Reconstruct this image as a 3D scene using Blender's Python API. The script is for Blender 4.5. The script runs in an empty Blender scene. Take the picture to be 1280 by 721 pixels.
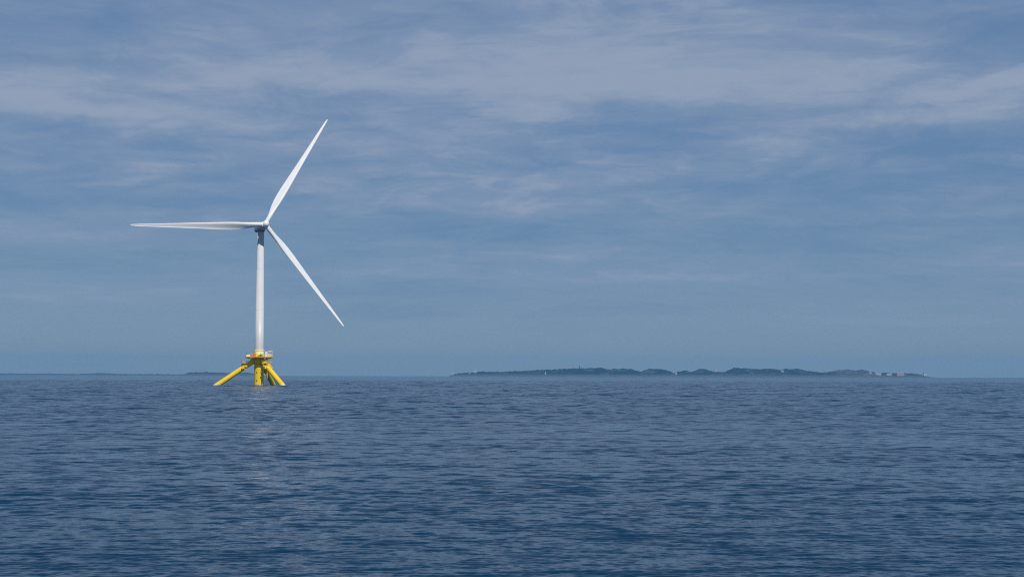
import bpy, math, random
import numpy as np
from mathutils import Matrix, Vector, noise as mnoise

R = math.radians
scene = bpy.context.scene
col = scene.collection

# ------------------------------------------------------------------ camera
CAM_H = 5.3
cd = bpy.data.cameras.new('camera')
cd.lens = 50.0
cd.sensor_width = 36.0
cd.clip_start = 0.1
cd.clip_end = 200000.0
cam = bpy.data.objects.new('camera', cd)
col.objects.link(cam)
PITCH = math.atan(109.0 / 1778.0)
cam.matrix_world = (Matrix.Translation((0, 0, CAM_H)) @ Matrix.Rotation(R(90) + PITCH, 4, 'X')
                    @ Matrix.Rotation(R(0.15), 4, 'Z'))
scene.camera = cam

# ------------------------------------------------------------------ exposure
vs = scene.view_settings
vs.view_transform = 'Standard'
vs.look = 'None'
vs.exposure = 0.0
vs.gamma = 1.0
vs.use_curve_mapping = False
scene.cycles.use_denoising = False
scene.cycles.filter_width = 1.05
scene.cycles.max_bounces = 8
scene.cycles.volume_bounces = 0
scene.cycles.sample_clamp_indirect = 6.0

# ------------------------------------------------------------------ sun
SUN_EL, SUN_AZ = 50.0, 156.0          # azimuth clockwise from +Y: behind the camera, a little to the right
sl = bpy.data.lights.new('sun', 'SUN')
sl.energy = 3.6
sl.angle = R(0.53)
sl.color = (1.0, 0.965, 0.91)
sun = bpy.data.objects.new('sun', sl)
col.objects.link(sun)
sdir = Vector((math.sin(R(SUN_AZ)) * math.cos(R(SUN_EL)), math.cos(R(SUN_AZ)) * math.cos(R(SUN_EL)), math.sin(R(SUN_EL))))
sun.rotation_euler = sdir.to_track_quat('Z', 'Y').to_euler()

# ------------------------------------------------------------------ world: daylight sky with layered cloud
world = bpy.data.worlds.new('World')
scene.world = world
world.use_nodes = True
wt = world.node_tree
wt.nodes.clear()


class NT:
    """small helper for building node graphs"""
    def __init__(self, t):
        self.t = t

    def n(self, typ, **kw):
        nd = self.t.nodes.new(typ)
        for k, v in kw.items():
            setattr(nd, k, v)
        return nd

    def link(self, a, b):
        self.t.links.new(a, b)

    def put(self, sock, v):
        if hasattr(v, 'is_linked') or isinstance(v, bpy.types.NodeSocket):
            self.link(v, sock)
        else:
            sock.default_value = v

    def math(self, op, a, b=None, c=None, clamp=False):
        nd = self.n('ShaderNodeMath', operation=op)
        nd.use_clamp = clamp
        for i, v in enumerate((a, b, c)):
            if v is not None:
                self.put(nd.inputs[i], v)
        return nd.outputs[0]

    def vmath(self, op, a, b=None):
        nd = self.n('ShaderNodeVectorMath', operation=op)
        self.put(nd.inputs[0], a)
        if b is not None:
            self.put(nd.inputs[1], b)
        return nd.outputs[0]

    def xyz(self, x, y, z):
        nd = self.n('ShaderNodeCombineXYZ')
        for i, v in enumerate((x, y, z)):
            self.put(nd.inputs[i], v)
        return nd.outputs[0]

    def mix(self, f, a, b, blend='MIX'):
        nd = self.n('ShaderNodeMix', data_type='RGBA', blend_type=blend)
        self.put(nd.inputs[0], f)
        self.put(nd.inputs[6], a)
        self.put(nd.inputs[7], b)
        return nd.outputs[2]

    def noise(self, vec, scale, detail=4, rough=0.5, dist=0.0, out='Fac'):
        nd = self.n('ShaderNodeTexNoise')
        self.link(vec, nd.inputs['Vector'])
        nd.inputs['Scale'].default_value = scale
        nd.inputs['Detail'].default_value = detail
        nd.inputs['Roughness'].default_value = rough
        nd.inputs['Distortion'].default_value = dist
        return nd.outputs[out]

    def smooth(self, v, lo, hi, a=0.0, b=1.0):
        nd = self.n('ShaderNodeMapRange', interpolation_type='SMOOTHSTEP')
        self.put(nd.inputs[0], v)
        for i, q in enumerate((lo, hi, a, b)):
            nd.inputs[1 + i].default_value = q
        return nd.outputs[0]

    def ramp(self, f, stops, interp='EASE'):
        nd = self.n('ShaderNodeValToRGB')
        cr = nd.color_ramp
        cr.interpolation = interp
        while len(cr.elements) < len(stops):
            cr.elements.new(0.5)
        for e, (p, c) in zip(cr.elements, stops):
            e.position = p
            e.color = (*c, 1) if len(c) == 3 else c
        self.put(nd.inputs[0], f)
        return nd.outputs[0]


W = NT(wt)
gen = W.n('ShaderNodeTexCoord').outputs['Generated']
sep = W.n('ShaderNodeSeparateXYZ')
W.link(gen, sep.inputs[0])
dx, dy, dz = sep.outputs
AZ = W.math('MULTIPLY', W.math('ARCTAN2', dx, dy), 180 / math.pi)         # degrees clockwise from +Y
EL = W.math('MULTIPLY', W.math('ARCSINE', dz), 180 / math.pi)             # degrees above the horizon

sky = W.n('ShaderNodeTexSky')
sky.sky_type = 'NISHITA'
sky.sun_disc = False
sky.sun_elevation = R(SUN_EL)
sky.sun_rotation = R(SUN_AZ)
sky.altitude = 0
sky.air_density = 1.0
sky.dust_density = 0.6
sky.ozone_density = 2.0
clear = W.mix(1.0, sky.outputs[0], (0.062, 0.066, 0.074, 1), 'MULTIPLY')

# thin even veil of high cloud, bluer low down
elt = W.math('DIVIDE', EL, 30.0, clamp=True)
veil = W.ramp(elt, [(0.0, (0.250, 0.310, 0.355)), (0.03, (0.232, 0.303, 0.366)), (0.06, (0.190, 0.286, 0.398)), (0.13, (0.155, 0.260, 0.404)), (0.28, (0.125, 0.228, 0.395)),
                    (0.5, (0.135, 0.228, 0.400)), (0.7, (0.11, 0.19, 0.36)), (1.0, (0.07, 0.135, 0.29))], 'LINEAR')
base = W.mix(0.85, clear, veil)

# cloud deck coordinates: the direction projected on a slightly curved layer overhead
zz = W.math('ADD', W.math('MAXIMUM', dz, 0.0), 0.115)
P = W.xyz(W.math('DIVIDE', dx, zz), W.math('DIVIDE', dy, zz), 0.0)
warp = W.noise(P, 1.6, 3, 0.5, 0, 'Color')
P2 = W.vmath('ADD', P, W.vmath('MULTIPLY', W.vmath('SUBTRACT', warp, (0.5, 0.5, 0.5)), (0.5, 0.35, 0)))

# where the banks of cloud lie: (azimuth, elevation, half widths, amount)
BANKS = [
    (3.5, 12.9, 9.0, 2.3, .10), (1.0, 11.4, 8.0, .8, .09), (9.0, 11.8, 7.0, .8, .10), (-4.0, 14.5, 6.0, 1.2, .06),
    (-13.0, 10.0, 8.0, 1.9, .09), (-6.0, 12.5, 5.0, 1.0, .05), (-5.0, 8.2, 4.5, .8, .05), (10, 7.4, 6, .8, .05),
    (4.8, 10.3, 5.0, .60, -.17), (-3.0, 10.4, 3.5, .5, -.05), (-19.2, 13.6, 2.2, .5, -.08),
    (18.8, 12.9, 2.4, 1.0, -.09), (16.5, 7.4, 5.0, .5, -.06), (-17.5, 9.0, 4.0, .4, -.04), (-16, 6.6, 4, .5, -.05),
    (6.5, 13.9, 1.7, .35, -.07), (-2.0, 6.3, 5.0, .4, -.06),
]
# thin crisper streaks: (azimuth, elevation, half widths, amount, tilt)
STREAKS = [
    (19.3, 11.2, 1.9, .20, .30, .16), (16.3, 10.05, 3.0, .26, .20, .02), (9.8, 9.25, 2.0, .30, .13, 0), (.8, 6.8, .8, .2, .22, .05),
    (2.4, 7.75, 1.8, .18, .15, 0), (-3, 4.05, 5.5, .16, .14, 0), (6.5, 3.95, 5, .12, .09, 0), (-15.5, 10.2, 4.2, .38, .12, -.01),
    (-19.3, 7.9, 1.6, .4, .09, 0), (-13.3, 8.2, 1.4, .32, .11, 0), (3.0, 10.35, 2.2, .2, .13, -.06), (-4.5, 7.3, 3, .25, .09, 0),
    (13, 6.2, 3, .2, .09, .01), (-12, 3.95, .8, .13, .12, 0), (17.8, 2.8, 2.2, .18, .08, 0), (-16.5, 3.2, 2.5, .25, .07, .03),
    (8.5, 12.0, 4.5, .22, .09, .02), (4.5, 13.1, 2.0, .25, .08, .04), (19.5, 6.3, 1.4, .2, .10, 0), (-17.0, 11.4, 2.5, .3, .06, 0),
]
wa = W.math('ADD', AZ, W.math('MULTIPLY', W.math('SUBTRACT', W.noise(P, 2.2, 4, .55), .5), 7.0))
we = W.math('ADD', EL, W.math('MULTIPLY', W.math('SUBTRACT', W.noise(W.vmath('MULTIPLY', P, (1, 1, 1)), 2.9, 5, .6), .5), 1.5))
acc = None
for (a0, e0, sa, se, am) in BANKS:
    u = W.math('DIVIDE', W.math('SUBTRACT', wa, a0), sa)
    v = W.math('DIVIDE', W.math('SUBTRACT', we, e0), se)
    q = W.math('ADD', W.math('MULTIPLY', u, u), W.math('MULTIPLY', v, v))
    g = W.math('MULTIPLY', W.math('EXPONENT', W.math('MULTIPLY', q, -0.5)), am)
    acc = g if acc is None else W.math('ADD', acc, g)

sa_ = W.math('ADD', AZ, W.math('MULTIPLY', W.math('SUBTRACT', W.noise(P, 5.0, 4, .6), .5), 4.0))
se_ = W.math('ADD', EL, W.math('MULTIPLY', W.math('SUBTRACT', W.noise(W.xyz(W.math('MULTIPLY', AZ, .5), EL, 1.0), 1.0, 6, .65), .5), 0.95))
for (a0, e0, wx_, we_, am, sl_) in STREAKS:
    du = W.math('SUBTRACT', sa_, a0)
    u = W.math('DIVIDE', du, wx_)
    v = W.math('DIVIDE', W.math('SUBTRACT', W.math('SUBTRACT', se_, e0), W.math('MULTIPLY', du, sl_)), we_)
    q = W.math('ADD', W.math('MULTIPLY', u, u), W.math('MULTIPLY', v, v))
    acc = W.math('ADD', acc, W.math('MULTIPLY', W.math('EXPONENT', W.math('MULTIPLY', q, -0.5)), am))

nA = W.noise(W.vmath('MULTIPLY', P2, (0.55, 1.0, 1)), 0.9, 7, 0.56, 0.3)
nB = W.noise(W.vmath('MULTIPLY', P2, (0.45, 1.0, 1)), 3.1, 6, 0.62, 0.4)
nC = W.noise(W.xyz(W.math('MULTIPLY', wa, .16), W.math('MULTIPLY', we, .62), 3.0), 1.0, 8, .62, .8)
nD = W.noise(W.xyz(W.math('MULTIPLY', wa, .42), W.math('MULTIPLY', we, 1.75), 7.0), 1.0, 7, .62, .6)
nDk = W.math('MULTIPLY', W.math('MULTIPLY', W.math('SUBTRACT', nD, .5), W.smooth(EL, 2.0, 6.0, .15, .42)), W.smooth(EL, 14.0, 9.0, .45, 1.0))
lift = W.math('ADD', nDk, W.math('MULTIPLY', W.smooth(EL, 6.5, 12.0), .075))
fade = W.math('MULTIPLY', W.smooth(EL, 0.4, 6.0, 0.30, 1.0), W.smooth(EL, 40.0, 17.0, 0.35, 1.0))
dens = W.math('ADD', W.math('ADD', W.math('MULTIPLY', W.math('SUBTRACT', nA, .5), .85),
                            W.math('ADD', W.math('MULTIPLY', W.math('SUBTRACT', nB, .5), .5), W.math('MULTIPLY', W.math('SUBTRACT', nC, .5), .60))), W.math('ADD', acc, lift))
fA = W.math('MULTIPLY', W.smooth(dens, -0.14, 0.30), fade)
c1 = W.mix(W.math('MULTIPLY', fA, 0.72), base, (0.264, 0.337, 0.466, 1))
fB = W.math('MULTIPLY', W.smooth(W.math('ADD', dens, W.math('MULTIPLY', W.math('SUBTRACT', nB, .5), .3)), 0.12, 0.42), fade)
c2 = W.mix(W.math('MULTIPLY', fB, 0.42), c1, (0.375, 0.425, 0.525, 1))
fD = W.math('MULTIPLY', W.smooth(dens, -0.04, -0.30), fade)
c3 = W.mix(W.math('MULTIPLY', fD, 0.40), c2, (0.110, 0.205, 0.375, 1))
bg = W.n('ShaderNodeBackground')
W.link(c3, bg.inputs[0])
bg.inputs[1].default_value = 1.0
out = W.n('ShaderNodeOutputWorld')
W.link(bg.outputs[0], out.inputs[0])
world.cycles.sampling_method = 'MANUAL'
world.cycles.sample_map_resolution = 512


# ------------------------------------------------------------------ object helpers
def tag(o, label=None, cat=None, group=None, kind=None):
    for k, v in (('label', label), ('category', cat), ('group', group), ('kind', kind)):
        if v:
            o[k] = v
    return o


def empty(name, loc, rz=0.0):
    o = bpy.data.objects.new(name, None)
    o.empty_display_size = 1.0
    o.location = loc
    o.rotation_euler = (0, 0, rz)
    col.objects.link(o)
    return o


class Geo:
    """collects shapes and links them as one mesh object"""
    def __init__(self):
        self.v, self.f, self.s = [], [], []

    def add(self, verts, faces, M=None, smooth=False):
        b = len(self.v)
        for p in verts:
            p = Vector(p)
            self.v.append(M @ p if M else p)
        for f in faces:
            self.f.append([b + i for i in f])
            self.s.append(smooth)
        return self

    def box(self, c, size, M=None, bev=0.0):
        x, y, z = (q / 2 for q in size)
        cx, cy, cz = c
        if bev <= 0:
            vs_ = [(cx + sx * x, cy + sy * y, cz + sz * z) for sx in (-1, 1) for sy in (-1, 1) for sz in (-1, 1)]
            fs = [(0, 1, 3, 2), (4, 6, 7, 5), (0, 4, 5, 1), (2, 3, 7, 6), (0, 2, 6, 4), (1, 5, 7, 3)]
            return self.add(vs_, fs, M)
        b = min(bev, x * .9, y * .9, z * .9)
        rings = []
        for zz_, k in ((-z, b), (-z + b, 0), (z - b, 0), (z, b)):
            X, Y = x - k, y - k
            c_ = b if k == 0 else b * .6
            rings.append([(cx + px, cy + py, cz + zz_) for px, py in
                          ((-X, -Y + c_), (-X + c_, -Y), (X - c_, -Y), (X, -Y + c_), (X, Y - c_), (X - c_, Y), (-X + c_, Y), (-X, Y - c_))])
        return self.loft(rings, M, smooth=False)

    def loft(self, rings, M=None, smooth=True, cap=True, closed=True):
        n = len(rings[0])
        vs_ = [p for r_ in rings for p in r_]
        fs = []
        for i in range(len(rings) - 1):
            for j in range(n if closed else n - 1):
                k = (j + 1) % n
                fs.append((i * n + j, i * n + k, (i + 1) * n + k, (i + 1) * n + j))
        self.add(vs_, fs, M, smooth)
        if cap:
            self.add(rings[0], [tuple(reversed(range(n)))], M, False)
            self.add(rings[-1], [tuple(range(n))], M, False)
        return self

    def lathe(self, prof, n=32, M=None, smooth=True, cap=True):
        """prof: list of (radius, z); repeat a point for a hard edge"""
        rings = [[(r_ * math.cos(2 * math.pi * j / n), r_ * math.sin(2 * math.pi * j / n), z) for j in range(n)] for r_, z in prof]
        return self.loft(rings, M, smooth, cap)

    def tube(self, p0, p1, r0, r1=None, n=10, cap=True, smooth=True):
        p0, p1 = Vector(p0), Vector(p1)
        L = (p1 - p0).length
        q = (p1 - p0).to_track_quat('Z', 'Y').to_matrix().to_4x4()
        return self.lathe([(r0, 0), (r0 if r1 is None else r1, L)], n, Matrix.Translation(p0) @ q, smooth, cap)

    def build(self, name, mat, parent=None, loc=None):
        me = bpy.data.meshes.new(name)
        me.from_pydata([tuple(p) for p in self.v], [], self.f)
        me.polygons.foreach_set('use_smooth', self.s)
        me.update()
        o = bpy.data.objects.new(name, me)
        if mat:
            me.materials.append(mat)
        if parent:
            o.parent = parent
        if loc:
            o.location = loc
        col.objects.link(o)
        return o


def axis_matrix(p, d):
    return Matrix.Translation(Vector(p)) @ Vector(d).to_track_quat('Z', 'Y').to_matrix().to_4x4()


# ------------------------------------------------------------------ materials
def new_mat(name):
    m = bpy.data.materials.new(name)
    m.use_nodes = True
    t = m.node_tree
    b = t.nodes['Principled BSDF']
    return m, NT(t), b


def paint(name, c, rough=0.4, dirt=(0.3, 0.25, 0.2), amt=0.15, scale=0.6, stretch=(1, 1, .15), spec=0.4):
    m, N, b = new_mat(name)
    ob = N.n('ShaderNodeTexCoord').outputs['Object']
    st = N.noise(N.vmath('MULTIPLY', ob, stretch), scale * 2.5, 6, .65)
    bl = N.noise(ob, scale, 4, .55)
    f = N.math('MULTIPLY', N.math('MULTIPLY', N.smooth(st, .45, .75), N.smooth(bl, .3, .7)), amt)
    tone = N.mix(N.math('MULTIPLY', N.smooth(bl, .3, .7), .25), (*c, 1), (c[0] * .88, c[1] * .87, c[2] * .86, 1))
    N.link(N.mix(f, tone, (*dirt, 1)), b.inputs['Base Color'])
    b.inputs['Roughness'].default_value = rough
    b.inputs['Specular IOR Level'].default_value = spec
    return m


M_WHITE = paint('white_paint', (0.62, 0.62, 0.615), .38, (0.45, 0.43, 0.38), .14, .25, (1, 1, .06))
M_BLADE = paint('blade_gelcoat', (0.82, 0.82, 0.82), .32, (0.5, 0.48, 0.44), .10, .2, (1, 1, .1))
M_YELLOW = paint('yellow_paint', (0.90, 0.59, 0.008), .42, (0.28, 0.13, 0.03), .35, .7, (1, 1, .12))
M_GRATE = paint('galvanised_steel', (0.42, 0.43, 0.42), .5, (0.25, 0.16, 0.1), .3, 1.0)
M_PALE = paint('pale_steel', (0.72, 0.74, 0.75), .45, (0.4, 0.36, 0.3), .25, 1.0)
M_ORANGE = paint('orange_paint', (0.72, 0.13, 0.03), .5, (0.3, 0.1, 0.05), .25, 1.0)
M_GREEN = paint('green_paint', (0.05, 0.14, 0.04), .5, (0.1, 0.1, 0.05), .25, 1.0)
M_DARK = paint('dark_steel', (0.04, 0.045, 0.05), .5, (0.1, 0.07, 0.05), .3, 1.0)
M_DECK = paint('deck_edge_paint', (0.86, 0.62, 0.10), .5, (0.25, 0.15, 0.05), .35, 1.0)
M_CREAM = paint('cream_paint', (0.80, 0.68, 0.28), .45, (0.4, 0.25, 0.08), .2, .6)


def foundation_paint():
    """yellow paint with a pale growth of salt and weed on the strip the waves wash"""
    m, N, b = new_mat('foundation_paint')
    ge = N.n('ShaderNodeNewGeometry').outputs['Position']
    s = N.n('ShaderNodeSeparateXYZ')
    N.link(ge, s.inputs[0])
    st = N.noise(N.vmath('MULTIPLY', ge, (1, 1, .12)), 1.6, 6, .65)
    bl = N.noise(ge, .5, 4, .55)
    c = N.mix(N.math('MULTIPLY', N.smooth(bl, .35, .7), .3), (0.92, 0.62, 0.008, 1), (0.80, 0.50, 0.006, 1))
    rust = N.math('MULTIPLY', N.math('MULTIPLY', N.smooth(st, .5, .75), N.smooth(bl, .4, .65)), .35)
    c = N.mix(rust, c, (0.26, 0.10, 0.02, 1))
    wl = N.math('ADD', s.outputs[2], N.math('MULTIPLY', N.math('SUBTRACT', N.noise(ge, 1.5, 4, .6), .5), .8))
    c = N.mix(N.smooth(wl, 1.25, 0.75), c, (0.70, 0.62, 0.36, 1))
    c = N.mix(N.smooth(wl, 0.36, 0.16), c, (0.03, 0.035, 0.02, 1))
    N.link(c, b.inputs['Base Color'])
    b.inputs['Roughness'].default_value = .42
    return m


M_FOUND = foundation_paint()


# ------------------------------------------------------------------ water
def water_material():
    m, N, b = new_mat('sea_water')
    pos = N.n('ShaderNodeNewGeometry')
    p = pos.outputs['Position']
    nrm = pos.outputs['Normal']
    at = N.n('ShaderNodeAttribute', attribute_name='unresolved')
    un = at.outputs['Fac']
    half = (0.5, 0.5, 0.5)
    fine = N.vmath('SUBTRACT', N.noise(N.vmath('MULTIPLY', p, (.7, 1.0, 1)), 7.0, 3, .6, 0, 'Color'), half)
    mid = N.vmath('SUBTRACT', N.noise(N.vmath('MULTIPLY', p, (.45, 1.0, 1)), 1.3, 3, .6, 0, 'Color'), half)
    big = N.vmath('SUBTRACT', N.noise(N.vmath('MULTIPLY', p, (.35, 1.0, 1)), .22, 3, .6, 0, 'Color'), half)
    gust = N.noise(N.vmath('MULTIPLY', p, (.35, 1.0, 1)), .018, 4, .6)
    gk = N.smooth(gust, .3, .7, .75, 1.25)

    def sc(v, k):
        return N.vmath('MULTIPLY', v, N.xyz(N.math('MULTIPLY', k, 1.35), k, 0.0))
    k1 = N.math('MULTIPLY', gk, 0.30)
    k2 = N.math('MULTIPLY', un, 0.85)
    k3 = N.math('MULTIPLY', N.math('MULTIPLY', un, un), 0.42)
    tilt = N.vmath('ADD', N.vmath('ADD', sc(fine, k1), sc(mid, k2)), sc(big, k3))
    lee = N.xyz(0.0, N.math('MULTIPLY', un, -0.062), 0.0)      # the windward backs of the small waves, their lee sides lie hidden
    nn = N.vmath('NORMALIZE', N.vmath('ADD', nrm, N.vmath('ADD', tilt, lee)))
    N.link(nn, b.inputs['Normal'])
    b.inputs['Base Color'].default_value = (0.0006, 0.029, 0.066, 1)
    b.inputs['Roughness'].default_value = 0.09
    b.inputs['IOR'].default_value = 1.333
    b.inputs['Specular IOR Level'].default_value = 0.5
    return m


WATER_R = 12000.0


def build_water():
    rng = np.random.default_rng(7)
    rs = [0.5]
    while rs[-1] < WATER_R:
        r_ = rs[-1]
        k = .12 if r_ < 20 else (.0026 - .0011 * min(1, max(0, (75 - r_) / 30))) if r_ < 90 else .0026 if r_ < 1500 else .04
        rs.append(r_ * (1 + k))
    rs[-1] = WATER_R
    rs = np.array(rs)
    fine = np.linspace(R(-31), R(31), 740)
    coarse = np.linspace(R(31), R(329), 110)[1:-1]
    th = np.concatenate([fine, coarse])
    nr, nt = len(rs), len(th)
    rr, tt = np.meshgrid(rs, th, indexing='ij')
    X = (rr * np.sin(tt)).astype(np.float32).ravel()
    Y = (rr * np.cos(tt)).astype(np.float32).ravel()
    dr = np.gradient(rs)
    dth = np.gradient(th)
    dth[740:] = R(2.8)
    S = np.maximum(np.repeat(dr, nt), 0.7 * np.outer(rs, dth).ravel()).astype(np.float32)
    Z = np.zeros_like(X)
    DX = np.zeros_like(X)
    RAD_ = np.repeat(rs, nt).astype(np.float32)
    DY = np.zeros_like(X)
    # gust patches: where the ripples run steeper or slacker
    G = np.ones_like(X)
    for i in range(14):
        L = 25 * 2 ** (i / 3.2)
        a = rng.uniform(-.5, .5)
        kk = 2 * np.pi / L
        G += .07 * np.sin(kk * (X * np.sin(a) * .6 + Y * np.cos(a)) + rng.uniform(0, 6.28)).astype(np.float32)
    G = np.clip(G, .45, 1.6)
    NW = 200
    lam = np.exp(np.linspace(np.log(.22), np.log(22.0), NW)) * np.exp(rng.normal(0, .03, NW))
    total = 0.0
    kept = np.zeros_like(X)
    for l in lam:
        k = 2 * np.pi / l
        sp = R(40) if l < .6 else R(34)
        a = rng.normal(R(8), sp)
        s2 = 0.086 / NW
        s = math.sqrt(2 * s2)
        amp = s / k
        ph = rng.uniform(0, 2 * np.pi)
        idx = np.nonzero(S < l / 2.6)[0]
        w = np.clip((l / S[idx] - 2.6) / 3.0, 0, 1)
        total += s2 * .8
        fall = 1.0 / (1.0 + (l / (.05 + .0165 * RAD_[idx] + .004 * np.maximum(0, RAD_[idx] - 60))) ** 3)
        w = w * fall
        kept[idx] += s2 * w * w
        g = G[idx] if l < 4 else 1.0
        arg = (k * (X[idx] * math.sin(a) + Y[idx] * math.cos(a)) + ph).astype(np.float32)
        c, sn = np.cos(arg), np.sin(arg)
        A = amp * w * g
        Z[idx] += A * c
        DX[idx] -= .75 * A * sn * math.sin(a)
        DY[idx] -= .75 * A * sn * math.cos(a)
    # long low swell
    for l, h, a in ((34, .05, .5), (21, .035, -.3), (55, .06, .2)):
        w = np.clip((l / S - 3) / 4, 0, 1)
        Z += w * h * np.cos(2 * np.pi / l * (X * math.sin(a) + Y * math.cos(a)) + h * 99)
    un = np.sqrt(np.clip(1 - kept / total, 0, 1)).astype(np.float32)
    co = np.stack([X + DX, Y + DY, Z], 1).astype(np.float32)
    co = np.concatenate([co, np.array([[0, 0, 0]], np.float32)])
    un = np.concatenate([un, np.array([1.0], np.float32)])
    i = np.arange(nr - 1)[:, None]
    j = np.arange(nt)[None, :]
    j2 = (j + 1) % nt
    q = np.stack([i * nt + j, (i + 1) * nt + j, (i + 1) * nt + j2, i * nt + j2], -1).reshape(-1, 4)
    q = q[:, ::-1]
    c0 = nr * nt
    tri = np.stack([np.full(nt, c0), (np.arange(nt) + 1) % nt, np.arange(nt)], -1)
    me = bpy.data.meshes.new('water')
    me.vertices.add(len(co))
    me.vertices.foreach_set('co', co.ravel())
    nl = q.size + tri.size
    me.loops.add(nl)
    me.loops.foreach_set('vertex_index', np.concatenate([q.ravel(), tri.ravel()]).astype(np.int32))
    me.polygons.add(len(q) + len(tri))
    starts = np.concatenate([np.arange(len(q)) * 4, q.size + np.arange(len(tri)) * 3]).astype(np.int32)
    me.polygons.foreach_set('loop_start', starts)
    me.polygons.foreach_set('use_smooth', np.ones(len(starts), bool))
    me.update(calc_edges=True)
    at = me.attributes.new('unresolved', 'FLOAT', 'POINT')
    at.data.foreach_set('value', un)
    me.materials.append(water_material())
    o = bpy.data.objects.new('water', me)
    col.objects.link(o)
    tag(o, 'dark blue rippled open sea reaching to the horizon', 'sea', kind='structure')


build_water()


# ------------------------------------------------------------------ land
F_PX = 1778.0
HOR0 = 469.0 - 0.3


def land_material(name='heath_and_rock', pale=0.5):
    m, N, b = new_mat(name)
    p = N.n('ShaderNodeNewGeometry').outputs['Position']
    s = N.n('ShaderNodeSeparateXYZ')
    N.link(p, s.inputs[0])
    n1 = N.noise(N.vmath('MULTIPLY', p, (1, 1, 2.0)), .012, 6, .65)
    n2 = N.noise(p, .06, 5, .65)
    heath = N.mix(n2, (0.007, 0.014, 0.011, 1), (0.024, 0.032, 0.020, 1))
    rock = N.mix(n2, (0.09, 0.09, 0.085, 1), (0.26, 0.25, 0.235, 1))
    f = N.math('MULTIPLY', N.math('ADD', N.smooth(n1, .49, .64), N.math('MULTIPLY', N.math('MULTIPLY', N.smooth(s.outputs[0], 1960, 2080), N.smooth(s.outputs[0], 2320, 2240)), N.smooth(n2, .35, .6))), pale)
    shore = N.smooth(N.math('ADD', s.outputs[2], N.math('MULTIPLY', N.math('SUBTRACT', n2, .5), 26)), 22, 5)
    f = N.math('MAXIMUM', f, N.math('MULTIPLY', shore, .55))
    N.link(N.mix(f, heath, rock), b.inputs['Base Color'])
    b.inputs['Roughness'].default_value = .9
    b.inputs['Specular IOR Level'].default_value = .1
    return m


def horizon_line(px):
    return 470.64 + (px - 640) * 0.00262


def island(name, label, profile, dist, depth, mat, seed=1, step=.7, rough=1.0):
    """profile: (image column, image row of the skyline) pairs turned into metres east and metres above sea"""
    xs = np.arange(profile[0][0], profile[-1][0] + step, step)
    ys = np.interp(xs, [a for a, _ in profile], [b for _, b in profile])
    h = CAM_H + (horizon_line(xs) - ys) * dist / F_PX
    wx = (xs - 640) * dist / F_PX
    nv = 34
    g = Geo()
    rows = []
    for k in range(nv):
        v = -1 + 2 * k / (nv - 1)
        row = []
        for x, hh in zip(wx, h):
            ridge = .28 * mnoise.noise(Vector((x * .0022, seed * 3.1, 0)))
            u = abs(v - ridge) / (1 - ridge if v > ridge else 1 + ridge)
            envl = max(0.0, 1 - u ** 1.7)
            f = mnoise.fractal(Vector((x * .011, v * depth * .008, seed)), .9, 2.1, 5)
            f2 = mnoise.noise(Vector((x * .05, v * depth * .03, seed + 5)))
            z = hh * envl * (1 - .32 * rough * (.5 + .5 * f) * min(1, u * 3.0)) + f2 * 1.1 * min(1, u * 3) + envl * 5.5 * mnoise.fractal(Vector((x * .035, v * depth * .02, seed + 9)), .8, 2.2, 4)
            if abs(v) > .999:
                z = -2.0
            row.append((x, dist + v * depth + 25 * f * min(1, u * 2), max(z, -2.0)))
        rows.append(row)
    rows = [[(r_[0][0] - 6, r_[0][1], -2.0)] + r_ + [(r_[-1][0] + 6, r_[-1][1], -2.0)] for r_ in rows]
    g.loft(rows, None, smooth=True, cap=False, closed=False)
    o = g.build(name, mat)
    tag(o, label, 'island', kind='structure')
    return rows


MAIN = [(565, 470), (568, 468.6), (574, 467.6), (586, 466.9), (597, 465.8), (612, 465.5), (625, 465.7), (638, 465.2), (650, 464.7),
        (662, 464), (672, 463.5), (682, 463.2), (690, 462.8), (700, 462.2), (712, 461.9), (720, 461.3), (730, 461.1), (740, 460.8), (752, 460.9),
        (757, 462), (762, 463), (766, 462.2), (770, 461.9), (788, 462), (793, 463.6), (797, 464.8), (803, 465), (806, 463.3), (811, 462.4),
        (818, 461.9), (826, 462.1), (832, 463.5), (837, 465), (841, 467.3), (844, 467.2), (846, 465.6), (852, 465), (856, 463.2), (859, 464.5), (863, 466.2),
        (866, 465.3), (871, 463.3), (877, 462.3), (882, 462.6), (887, 464.4), (893, 465.6), (901, 466), (908, 465.6), (912, 462.8),
        (918, 460.6), (924, 461), (930, 460.9), (938, 461.6), (945, 462), (950, 462.6), (958, 461.6), (963, 461.3), (968, 462.2), (972, 463.4), (976, 462.9),
        (982, 462.1), (988, 462.4), (994, 462), (1001, 462.6), (1005, 464.2), (1013, 464.8), (1021, 466), (1028, 466.6), (1036, 466.4), (1043, 464.3),
        (1050, 463.5), (1060, 463), (1066, 463.5), (1071, 464), (1074, 463), (1080, 463.2), (1085, 465), (1089, 466.6), (1096, 467.4), (1108, 467.2),
        (1122, 467.6), (1137, 467.8), (1140, 467.6), (1141, 470.6), (1145, 471.2), (1148, 471.6)]
M_LAND = land_material()
ISL_D = 9000.0
main_rows = island('island', 'long low rocky island of humped hills on the horizon', MAIN, ISL_D, 420.0, M_LAND, 1)
M_LAND2 = land_material('far_heath_and_rock', .35)
island('island', 'small flat dark skerry on the horizon behind the wind turbine',
       [(233, 468.6), (237, 466.9), (244, 466.5), (262, 466.4), (279, 466.8), (284, 467.5), (292, 467.0), (306, 466.8), (314, 467.6), (322, 468.8)],
       9600.0, 250.0, M_LAND2, 4)
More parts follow.
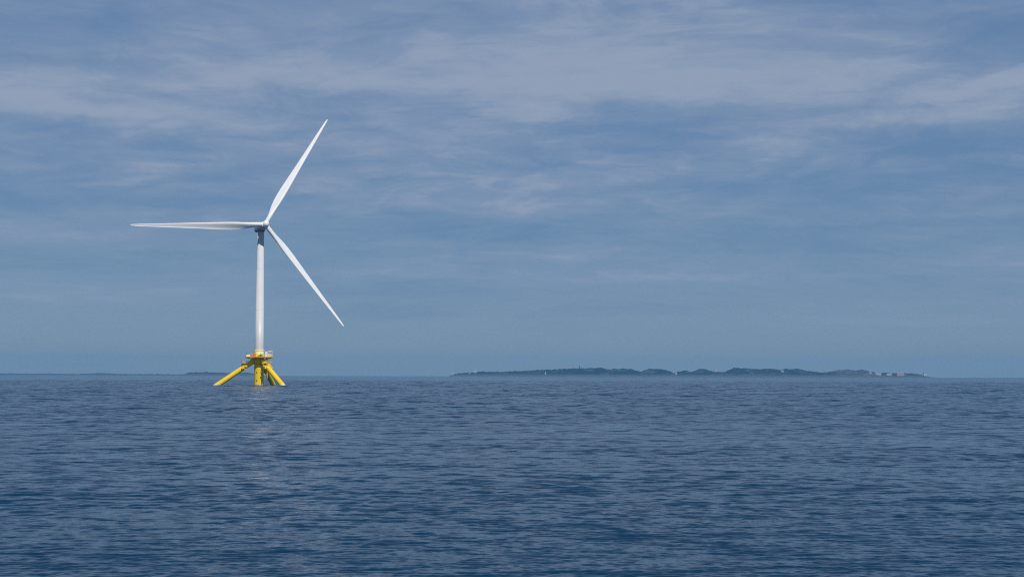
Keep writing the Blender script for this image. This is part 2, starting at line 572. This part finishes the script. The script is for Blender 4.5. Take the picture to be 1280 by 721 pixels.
island('island', 'faint thin strip of far coast on the horizon at the water edge',
       [(-120, 467.8), (-60, 467.5), (-20, 468.0), (10, 467.7), (34, 468.2), (60, 467.9), (84, 468.6), (104, 468.3), (122, 467.4), (131, 467.3), (146, 468.3), (165, 468.8), (186, 468.5), (206, 468.9), (228, 468.9), (238, 469.5)],
       11300.0, 300.0, M_LAND2, 9)


# ------------------------------------------------------------------ small buildings on the island
def ground_at(px, py):
    """the nearest spot of the island that shows at this column and row"""
    x0 = (px - 640) * ISL_D / F_PX
    best = None
    for row in main_rows:
        p = min(row, key=lambda q: abs(q[0] - x0))
        z = CAM_H + (horizon_line(px) - py) * p[1] / F_PX
        if p[2] > best[2] if best else True:
            best = (x0, p[1], p[2])
        if p[2] >= z:
            return Vector((x0, p[1], p[2]))
    return Vector(best)


M_HWALL = paint('white_boarding', (0.43, 0.425, 0.41), .7, (0.4, 0.4, 0.38), .2, .1)
M_HPINK = paint('pinkish_cladding', (0.38, 0.28, 0.25), .7, (0.4, 0.3, 0.28), .2, .1)
M_HGREY = paint('grey_cladding', (0.5, 0.5, 0.5), .7, (0.3, 0.3, 0.3), .2, .1)
M_ROOF = paint('slate_roof', (0.12, 0.12, 0.125), .7, (0.08, 0.08, 0.08), .2, .1)
M_PROOF = paint('pale_metal_roof', (0.3, 0.3, 0.3), .6, (0.4, 0.4, 0.4), .2, .1)


def house(name, label, cat, px, py, w, h, d, wall, roof, pitch=.45, group=None):
    g = ground_at(px, py)
    t = empty(name, g)
    tag(t, label, cat, group)
    Geo().box((0, 0, h / 2 - 3), (w, d, h + 6)).build('wall', wall, t)
    e = d * pitch
    sec = [(-d / 2 - .5, h - .05), (d / 2 + .5, h - .05), (d / 2 + .5, h + .25), (0, h + e + .25), (-d / 2 - .5, h + .25)]
    Geo().loft([[(x, a, z) for a, z in sec] for x in (-w / 2 - .5, w / 2 + .5)], smooth=False).build('roof', roof, t)
    return t


GH = 'buildings on the far island'
house('boathouse', 'pale boathouse low on the westernmost tip of the long island', 'boathouse', 568, 469.6, 16, 6, 10, M_HWALL, M_PROOF, group=GH)
house('house', 'white house on the gentle western slope of the long island', 'house', 595, 467.6, 17, 8, 11, M_HWALL, M_PROOF, group=GH)
house('cottage', 'grey cottage beside the white house on the western slope', 'cottage', 588, 468.2, 9, 5, 8, M_HGREY, M_ROOF, group=GH)
house('barn', 'pale upright barn at the foot of the tallest western hill', 'barn', 680.5, 469.2, 6, 12, 8, M_HGREY, M_PROOF, group=GH)
house('boathouse', 'white boathouse at the shore in the cleft between two hills', 'boathouse', 841, 469.3, 11, 9, 10, M_HWALL, M_PROOF, group=GH)
house('house', 'white house on the saddle between the round hills, against the sky', 'house', 893.5, 466.3, 15, 9, 10, M_HWALL, M_PROOF, group=GH)
house('house', 'small white house high on the dark wooded slope', 'house', 970, 466.4, 17, 5, 9, M_HWALL, M_PROOF, group=GH)
house('house', 'white house, westernmost of the row under the pale bare hill', 'house', 1074, 468.4, 12, 7, 10, M_HWALL, M_PROOF, group=GH)
house('warehouse', 'long white warehouse on the shore under the pale bare hill', 'warehouse', 1080, 470.4, 34, 7, 12, M_HWALL, M_PROOF, group=GH)
house('house', 'white house, easternmost of the row under the pale bare hill', 'house', 1085, 468.8, 13, 8, 10, M_HWALL, M_ROOF, group=GH)
house('warehouse', 'low white quay shed just west of the pinkish harbour hall', 'warehouse', 1099, 470.6, 30, 5, 14, M_HWALL, M_PROOF, group=GH)
house('warehouse', 'long pinkish harbour hall on the flat eastern end of the island', 'warehouse', 1109, 470.6, 46, 15, 18, M_HPINK, M_PROOF, .15, group=GH)
house('warehouse', 'grey flat block on the low eastern point of the island', 'warehouse', 1139, 470.8, 18, 15, 14, M_HGREY, M_ROOF, .12, group=GH)


def mast(label, px, py, h, r_):
    g = ground_at(px, py)
    t = empty('mast', g)
    tag(t, label, 'mast', 'masts at the island harbour')
    Geo().lathe([(r_, -3), (r_ * .5, h)], 8).build('pole', M_PALE, t)
    Geo().box((0, 0, h * .72), (r_ * 8, r_, r_)).build('crossbar', M_PALE, t)


mast('tall pale mast beside the east end of the pinkish harbour hall', 1117, 470.4, 38, .9)
mast('shorter pale mast behind the middle of the pinkish harbour hall', 1112, 470.4, 27, .7)
g_ = ground_at(724.6, 461.3)
t_ = tag(empty('beacon', g_), 'slim dark lighthouse tower on the highest western hilltop', 'lighthouse')
Geo().lathe([(3.0, -3), (2.4, 13), (2.4, 13), (3.2, 13.2), (3.2, 13.2), (3.2, 13.8), (3.2, 13.8)], 12).build('tower', M_DARK, t_)
Geo().lathe([(1.7, 13.8), (1.7, 16), (1.7, 16), (1.9, 16.1), (.2, 17.6)], 12).build('lantern', M_DARK, t_)

# ------------------------------------------------------------------ wind turbine
TX, TY, TAZ = -128.67, 725.0, R(10.06)
turb = empty('wind_turbine', (TX, TY, 0), TAZ)
tag(turb, 'white three bladed wind turbine on a yellow floating tripod foundation in the sea', 'wind turbine')
DECK_Z, TP_Z, HUB_Z = 14.4, 18.0, 80.9

# tower
prof = [(2.28, TP_Z)]
for z in (38.5, 59.5):
    r_ = 2.28 + (1.62 - 2.28) * (z - TP_Z) / (78.6 - TP_Z)
    prof += [(r_, z - .12), (r_, z - .12), (r_ + .035, z - .1), (r_ + .035, z - .1), (r_ + .035, z + .1), (r_ + .035, z + .1), (r_, z + .12), (r_, z + .12)]
prof += [(1.62, 78.6), (1.62, 78.6), (1.72, 78.7), (1.72, 79.1)]
Geo().lathe(prof, 48).build('tower', M_WHITE, turb)

# rotor frame (local x right, y away from the camera)
YAW, TILT = R(17), R(5)
a_h = Vector((math.sin(YAW), -math.cos(YAW), 0))
AX = a_h * math.cos(TILT) + Vector((0, 0, math.sin(TILT)))
UPP = Vector((0, 0, math.cos(TILT))) - a_h * math.sin(TILT)
RP = Vector((math.cos(YAW), math.sin(YAW), 0))
HUB = Vector((0, 0, HUB_Z)) + AX * 7.5
MR = Matrix(((RP.x, UPP.x, AX.x, HUB.x), (RP.y, UPP.y, AX.y, HUB.y), (RP.z, UPP.z, AX.z, HUB.z), (0, 0, 0, 1)))

# nacelle: rounded box swept along the rotor axis
rings = []
for s, wx_, wz in ((-1.9, 1.25, 1.35), (-2.2, 1.55, 1.65), (-3.2, 1.75, 1.85), (-5.5, 1.85, 1.95), (-9, 1.85, 1.95), (-12.6, 1.75, 1.85), (-14.0, 1.5, 1.6), (-14.5, 1.1, 1.2)):
    ring = []
    for j in range(28):
        t = 2 * math.pi * j / 28
        c, s_ = math.cos(t), math.sin(t)
        e = 2 / 3.2
        ring.append((wx_ * math.copysign(abs(c) ** e, c), -.15 + wz * math.copysign(abs(s_) ** e, s_), s))
    rings.append(ring)
nac = Geo().loft(rings, MR).build('nacelle', M_WHITE, turb)
g = Geo()
g.tube(MR @ Vector((.9, 1.8, -11)), MR @ Vector((.9, 3.3, -11)), .07)
g.tube(MR @ Vector((.4, 3.2, -11)), MR @ Vector((1.4, 3.2, -11)), .06)
g.build('wind_vane', M_DARK, nac)
g = Geo()
g.box((0, 2.15, -9.0), (2.4, .7, 3.2), MR, .15)
g.build('cooler', M_GRATE, nac)
Geo().lathe([(2.05, 78.75), (2.05, 79.0), (2.05, 79.0), (1.9, 79.6), (1.9, 79.9)], 32).build('yaw_ring', M_DARK, nac)
g = Geo()
g.box((-2.35, .4, 79.0), (1.5, 1.6, .5), None, .1)
g.build('service_hatch', M_DARK, nac)

# hub: rounded spinner
sp = [(1.55, -1.7), (1.72, -1.5), (1.78, -.8), (1.78, .4), (1.72, .9), (1.55, 1.45), (1.25, 1.95), (.85, 2.3), (.4, 2.48), (.02, 2.52)]
hub = Geo().lathe(sp, 40, MR).build('hub', M_BLADE, turb)


def airfoil(n=18):
    """upper and lower outline of an aft loaded section, chord 0..1, pressure side negative"""
    xs = [.5 * (1 - math.cos(math.pi * i / n)) for i in range(n + 1)]
    th = lambda x: 5 * (.2969 * math.sqrt(x) - .126 * x - .3516 * x * x + .2843 * x ** 3 - .1036 * x ** 4)
    cam_ = lambda x: .34 * x * x * (1 - x) + .06 * x * (1 - x)
    top = [(x, cam_(x), th(x)) for x in xs]
    pts = [(x, c, t) for x, c, t in reversed(top)] + [(x, c, -t) for x, c, t in top[1:-1]]
    return pts


AF = airfoil()
RAD = [0, .02, .05, .09, .14, .19, .24, .30, .38, .46, .55, .64, .73, .82, .90, .95, .98, .995, 1.0]
CH = [2.3, 2.3, 2.35, 2.7, 3.35, 3.8, 3.95, 3.85, 3.5, 3.1, 2.7, 2.3, 1.95, 1.6, 1.28, 1.05, .8, .5, .12]
TH = [1.0, 1.0, .92, .66, .46, .37, .32, .28, .25, .23, .21, .20, .19, .18, .17, .17, .16, .16, .16]
TW = [17, 17, 17, 16.5, 15.5, 14, 12.3, 10.2, 7.8, 5.8, 4.2, 2.9, 1.8, .9, .2, -.3, -.6, -.8, -.8]


def blade(psi, L):
    er = UPP * math.cos(psi) + RP * math.sin(psi)
    et = RP * math.cos(psi) - UPP * math.sin(psi)
    r0 = 1.35
    rings = []
    for q, c, th, tw in zip(RAD, CH, TH, TW):
        rr_ = r0 + (L - r0) * q
        circ = max(0.0, min(1.0, (th - .38) / .62))
        circ = circ * circ * (3 - 2 * circ)
        a = R(tw + 8.0)
        le = et * math.cos(a) + AX * math.sin(a)          # towards the leading edge
        sn = -(AX * math.cos(a) - et * math.sin(a))       # towards the suction side
        pre = AX * (1.1 * q * q)
        ring = []
        n = len(AF)
        for i, (x, cb, tt) in enumerate(AF):
            px = (.33 - x) * c
            py = (cb * 1.25 + tt * th * (1.0 if th < .5 else .9)) * c
            # the same point on a circle
            s = 2 * math.pi * i / n
            cx_ = -.5 * c * math.cos(s)
            cy_ = .5 * c * math.sin(s)
            u = px * (1 - circ) + cx_ * circ
            v = py * (1 - circ) + cy_ * circ
            ring.append(HUB + er * rr_ + le * u + sn * v + pre)
        rings.append(ring)
    Geo().loft(rings).build('blade', M_BLADE, turb)
    g = Geo()
    g.lathe([(1.32, 0), (1.32, .35), (1.32, .35), (1.22, .42), (1.22, .42)], 32, axis_matrix(HUB + er * 1.3, er))
    g.build('blade_collar', M_BLADE, hub)


for psi, L in ((30.76, 66.6), (266.78, 68.0), (141.72, 65.5)):
    blade(R(psi), L)

# transition piece under the tower: cream flange band, then the yellow column
Geo().lathe([(2.42, DECK_Z + .3), (2.42, TP_Z - .55), (2.42, TP_Z - .55), (2.62, TP_Z - .5), (2.62, TP_Z - .5), (2.62, TP_Z - .1), (2.62, TP_Z - .1), (2.3, TP_Z + .004)], 40
            ).build('transition_piece', M_CREAM, turb)
Geo().lathe([(2.42, -8), (2.42, DECK_Z - .02)], 48).build('column', M_FOUND, turb)
for z in (6.6, 2.5):
    g = Geo()
    M = axis_matrix((-1.05, -2.17, z), (-.42, -.9, 0))
    g.lathe([(.34, -.2), (.34, .05), (.34, .05), (.24, .1), (.02, .1)], 16, M)
    g.build('hatch', M_DARK, turb)
# diagonal braces with their flanged joints
RUN = 21.0


def brace(deg):
    a = R(deg)
    d = Vector((math.cos(a), math.sin(a), 0))
    top = d * 2.0 + Vector((0, 0, 13.0))
    foot = d * RUN + Vector((0, 0, 0))
    u = (foot - top).normalized()
    low = foot + u * 9
    jt = top + u * ((7.6 - 2.0) / Vector((u.x, u.y)).length)
    b = Geo()
    b.tube(top, low, 1.28, n=32)
    br = b.build('brace', M_FOUND, turb)
    side = Vector((-d.y, d.x, 0))
    nup = u.cross(side)
    if nup.z < 0:
        nup = -nup
    # bolted flange pair
    f = Geo()
    for s in (-.42, .12):
        f.lathe([(1.3, s), (1.85, s + .02), (1.85, s + .02), (1.85, s + .28), (1.85, s + .28), (1.3, s + .3)], 32, axis_matrix(jt, u), smooth=True)
    f.build('flange', M_YELLOW, br)
    # bolts ring
    f = Geo()
    MJ = axis_matrix(jt, u)
    for k in range(16):
        t = 2 * math.pi * k / 16
        f.box((1.6 * math.cos(t), 1.6 * math.sin(t), 0), (.16, .16, 1.15), MJ)
    f.build('flange_bolts', M_GRATE, br)
    # lugs and hydraulic clamp each side of the joint
    f = Geo()
    MM = Matrix(((u.x, side.x, nup.x, jt.x), (u.y, side.y, nup.y, jt.y), (u.z, side.z, nup.z, jt.z), (0, 0, 0, 1)))
    for s in (-1, 1):
        f.box((0, s * 1.95, .15), (2.3, .4, 1.2), MM, .06)
        f.tube(MM @ Vector((-.9, s * 1.8, .15)), MM @ Vector((-.9, s * 2.4, .15)), .42, n=14)
        f.tube(MM @ Vector((.9, s * 1.8, .15)), MM @ Vector((.9, s * 2.4, .15)), .42, n=14)
    f.box((-.6, 0, 1.6), (1.7, 1.3, .9), MM, .08)
    f.build('clamp', M_YELLOW, br)
    # access platform over the joint: level grating with a rail
    c = jt + Vector((0, 0, 2.15))
    f = Geo()
    MP = Matrix.Translation(c) @ Matrix.Rotation(a, 4, 'Z')
    f.box((-.2, 0, 0), (2.6, 4.2, .12), MP)
    f.build('platform', M_GRATE, br)
    f = Geo()
    pts = [(-1.4, -2.05), (1.05, -2.05), (1.05, 2.05), (-1.4, 2.05)]
    for i in range(3):
        p0, p1 = pts[i], pts[i + 1]
        n = 3 if i != 1 else 4
        for k in range(n + 1):
            x = p0[0] + (p1[0] - p0[0]) * k / n
            y = p0[1] + (p1[1] - p0[1]) * k / n
            f.tube(MP @ Vector((x, y, .06)), MP @ Vector((x, y, 1.15)), .045, n=6)
        for zz_ in (.6, 1.12):
            f.tube(MP @ Vector((*p0, zz_)), MP @ Vector((*p1, zz_)), .045, n=6)
    f.build('guard_rail', M_YELLOW, br)
    # hand-line stubs down to the brace
    for s in (-1, 1):
        for x, k in ((.7, .9), (-1.1, -.9)):
            Geo().tube(MP @ Vector((x, s * 1.5, 0)), jt + u * k + side * s * .7 + nup * .6, .1, n=8).build('strut', M_YELLOW, br)
    return br


for deg in (183, -55.5, 69):
    brace(deg)

# collar where the braces meet the column
Geo().lathe([(2.44, 10.7), (2.7, 10.8), (2.7, 10.8), (2.7, 11.1), (2.7, 11.1), (2.44, 11.2)], 40).build('collar', M_YELLOW, turb)

# work deck
outline = [(-6.9, -1.5), (-6.9, 1.6), (-4.2, 3.0), (-1.5, 5.2), (2.5, 5.6), (5.6, 4.6), (7.0, 2.6), (7.0, -2.6), (5.2, -4.9), (2.6, -6.6), (-1.2, -6.6), (-4.2, -5.6), (-6.4, -4.2)]
g = Geo()
n = len(outline)
ring = lambda z, k=1.0: [(x * k, y * k, z) for x, y in outline]
g.loft([ring(DECK_Z - .02), ring(DECK_Z + .28)], smooth=False)
deck = g.build('deck', M_DECK, turb)
g = Geo()
for x, y in outline:
    L = math.hypot(x, y)
    g.tube((x * .93, y * .93, DECK_Z - .25), (x / L * 2.5, y / L * 2.5, DECK_Z - 1.5), .12, n=8)
for i in range(n):
    p0, p1 = outline[i], outline[(i + 1) % n]
    g.tube((p0[0] * .95, p0[1] * .95, DECK_Z - .18), (p1[0] * .95, p1[1] * .95, DECK_Z - .18), .14, n=8)
g.build('deck_beam', M_YELLOW, deck)
g = Geo()
for i in range(n):
    p0, p1 = Vector(outline[i]) * .975, Vector(outline[(i + 1) % n]) * .975
    k = max(1, round((p1 - p0).length / 1.3))
    for q in range(k):
        p = p0.lerp(p1, q / k)
        g.tube((p.x, p.y, DECK_Z + .28), (p.x, p.y, DECK_Z + 1.4), .04, n=6)
    for z in (.85, 1.38):
        g.tube((p0.x, p0.y, DECK_Z + z), (p1.x, p1.y, DECK_Z + z), .04, n=6)
g.build('guard_rail', M_DECK, deck)

ZD = DECK_Z + .28
# white cabinet with a dark unit on top, left end of the deck
c1_ = Geo().box((-5.55, -.2, ZD + .55), (1.9, 1.5, 1.1), None, .06).build('equipment_box', M_PALE, deck)
g = Geo()
g.box((-5.9, -.2, ZD + 1.3), (1.0, .9, .4), None, .05)
g.tube((-6.4, -.4, ZD + 1.1), (-6.4, -.4, ZD + 2.2), .06, n=8)
g.build('lamp_unit', M_DARK, c1_)
c2_ = Geo().box((-3.3, -1.3, ZD + .6), (1.4, 1.2, 1.2), None, .12).build('life_raft_locker', M_ORANGE, deck)
g = Geo()
g.box((-2.2, -2.2, ZD + .85), (1.1, .9, 1.7), None, .08)
g.build('generator', M_ORANGE, deck)
g = Geo()
g.box((.95, -3.4, ZD + .6), (1.5, 1.0, 1.2), None, .08)
g.tube((.5, -3.4, ZD + 1.2), (.5, -3.4, ZD + 1.7), .14, n=10)
g.build('winch_housing', M_GREEN, deck)
g = Geo()
for s in (-1,):
    g.lathe([(.6, 0), (.6, .12), (.6, .12), (.38, .14), (.38, .9), (.6, .92), (.6, .92), (.6, 1.04)], 20, axis_matrix((-.4 + s * .3, -3.1, ZD + .7), (1, 0, 0)))
g.build('cable_drum', M_YELLOW, deck)
# tall white cabinet and the open steel frame beside it
cab = Geo().box((3.45, -2.6, ZD + 1.3), (1.25, 1.3, 2.6), None, .06).build('control_cabinet', M_WHITE, deck)
Geo().box((3.45, -3.27, ZD + 1.3), (.95, .05, 2.2)).build('cabinet_door', M_PALE, cab)
g = Geo()
fx0, fx1, fy0, fy1, fh = 4.25, 6.55, -2.9, -.9, 2.75
for x in (fx0, (fx0 + fx1) / 2, fx1):
    for y in (fy0, fy1):
        g.tube((x, y, ZD), (x, y, ZD + fh), .075, n=8)
for z in (1.25, fh):
    for y in (fy0, fy1):
        g.tube((fx0, y, ZD + z), (fx1, y, ZD + z), .075, n=8)
    for x in (fx0, fx1):
        g.tube((x, fy0, ZD + z), (x, fy1, ZD + z), .075, n=8)
fr = g.build('lifting_frame', M_PALE, deck)
Geo().box(((fx0 + fx1) / 2, (fy0 + fy1) / 2, ZD + .6), (1.9, 1.6, 1.0), None, .15).build('storage_tank', M_PALE, fr)
g = Geo()
g.box(((fx0 + fx1) / 2 + .1, -1.6, ZD + 1.9), (1.6, .9, .9), None, .1)
g.build('cable_reel', M_GRATE, fr)
# davit crane at the back of the deck
g = Geo()
g.tube((4.4, 3.2, ZD), (4.4, 3.2, ZD + 2.9), .16, n=12)
g.tube((4.4, 3.2, ZD + 2.8), (6.6, 3.9, ZD + 3.2), .11, n=10)
g.build('davit', M_YELLOW, deck)
# boat landing ladder between the column and the back brace
g = Geo()
for s in (-.35, .35):
    g.tube((4.0 + s, 1.9, -2), (4.0 + s, 1.9, DECK_Z - .1), .09, n=8)
z = -1.0
while z < DECK_Z - .4:
    g.tube((3.65, 1.9, z), (4.35, 1.9, z), .04, n=6)
    z += .5
for z in (1.5, 5.5, 9.5):
    g.tube((4.0, 1.9, z), (1.6, 1.2, z), .1, n=8)
g.build('ladder', M_CREAM, turb)

# ------------------------------------------------------------------ air: thin even sea haze
HB = 12800.0
hz = Geo().box((0, 0, (170 - 4) / 2), (2 * HB, 2 * HB, 170 + 4)).build('haze', None)
tag(hz, 'thin pale blue sea haze over the water', 'haze', kind='stuff')
hm = bpy.data.materials.new('sea_haze')
hm.use_nodes = True
ht = hm.node_tree
ht.nodes.clear()
vo = ht.nodes.new('ShaderNodeVolumePrincipled')
vo.inputs['Color'].default_value = (0.160, 0.545, 0.99, 1)
vo.inputs['Density'].default_value = 6.0e-5
vo.inputs['Anisotropy'].default_value = 0.0
ho = ht.nodes.new('ShaderNodeOutputMaterial')
ht.links.new(vo.outputs[0], ho.inputs['Volume'])
hz.data.materials.append(hm)
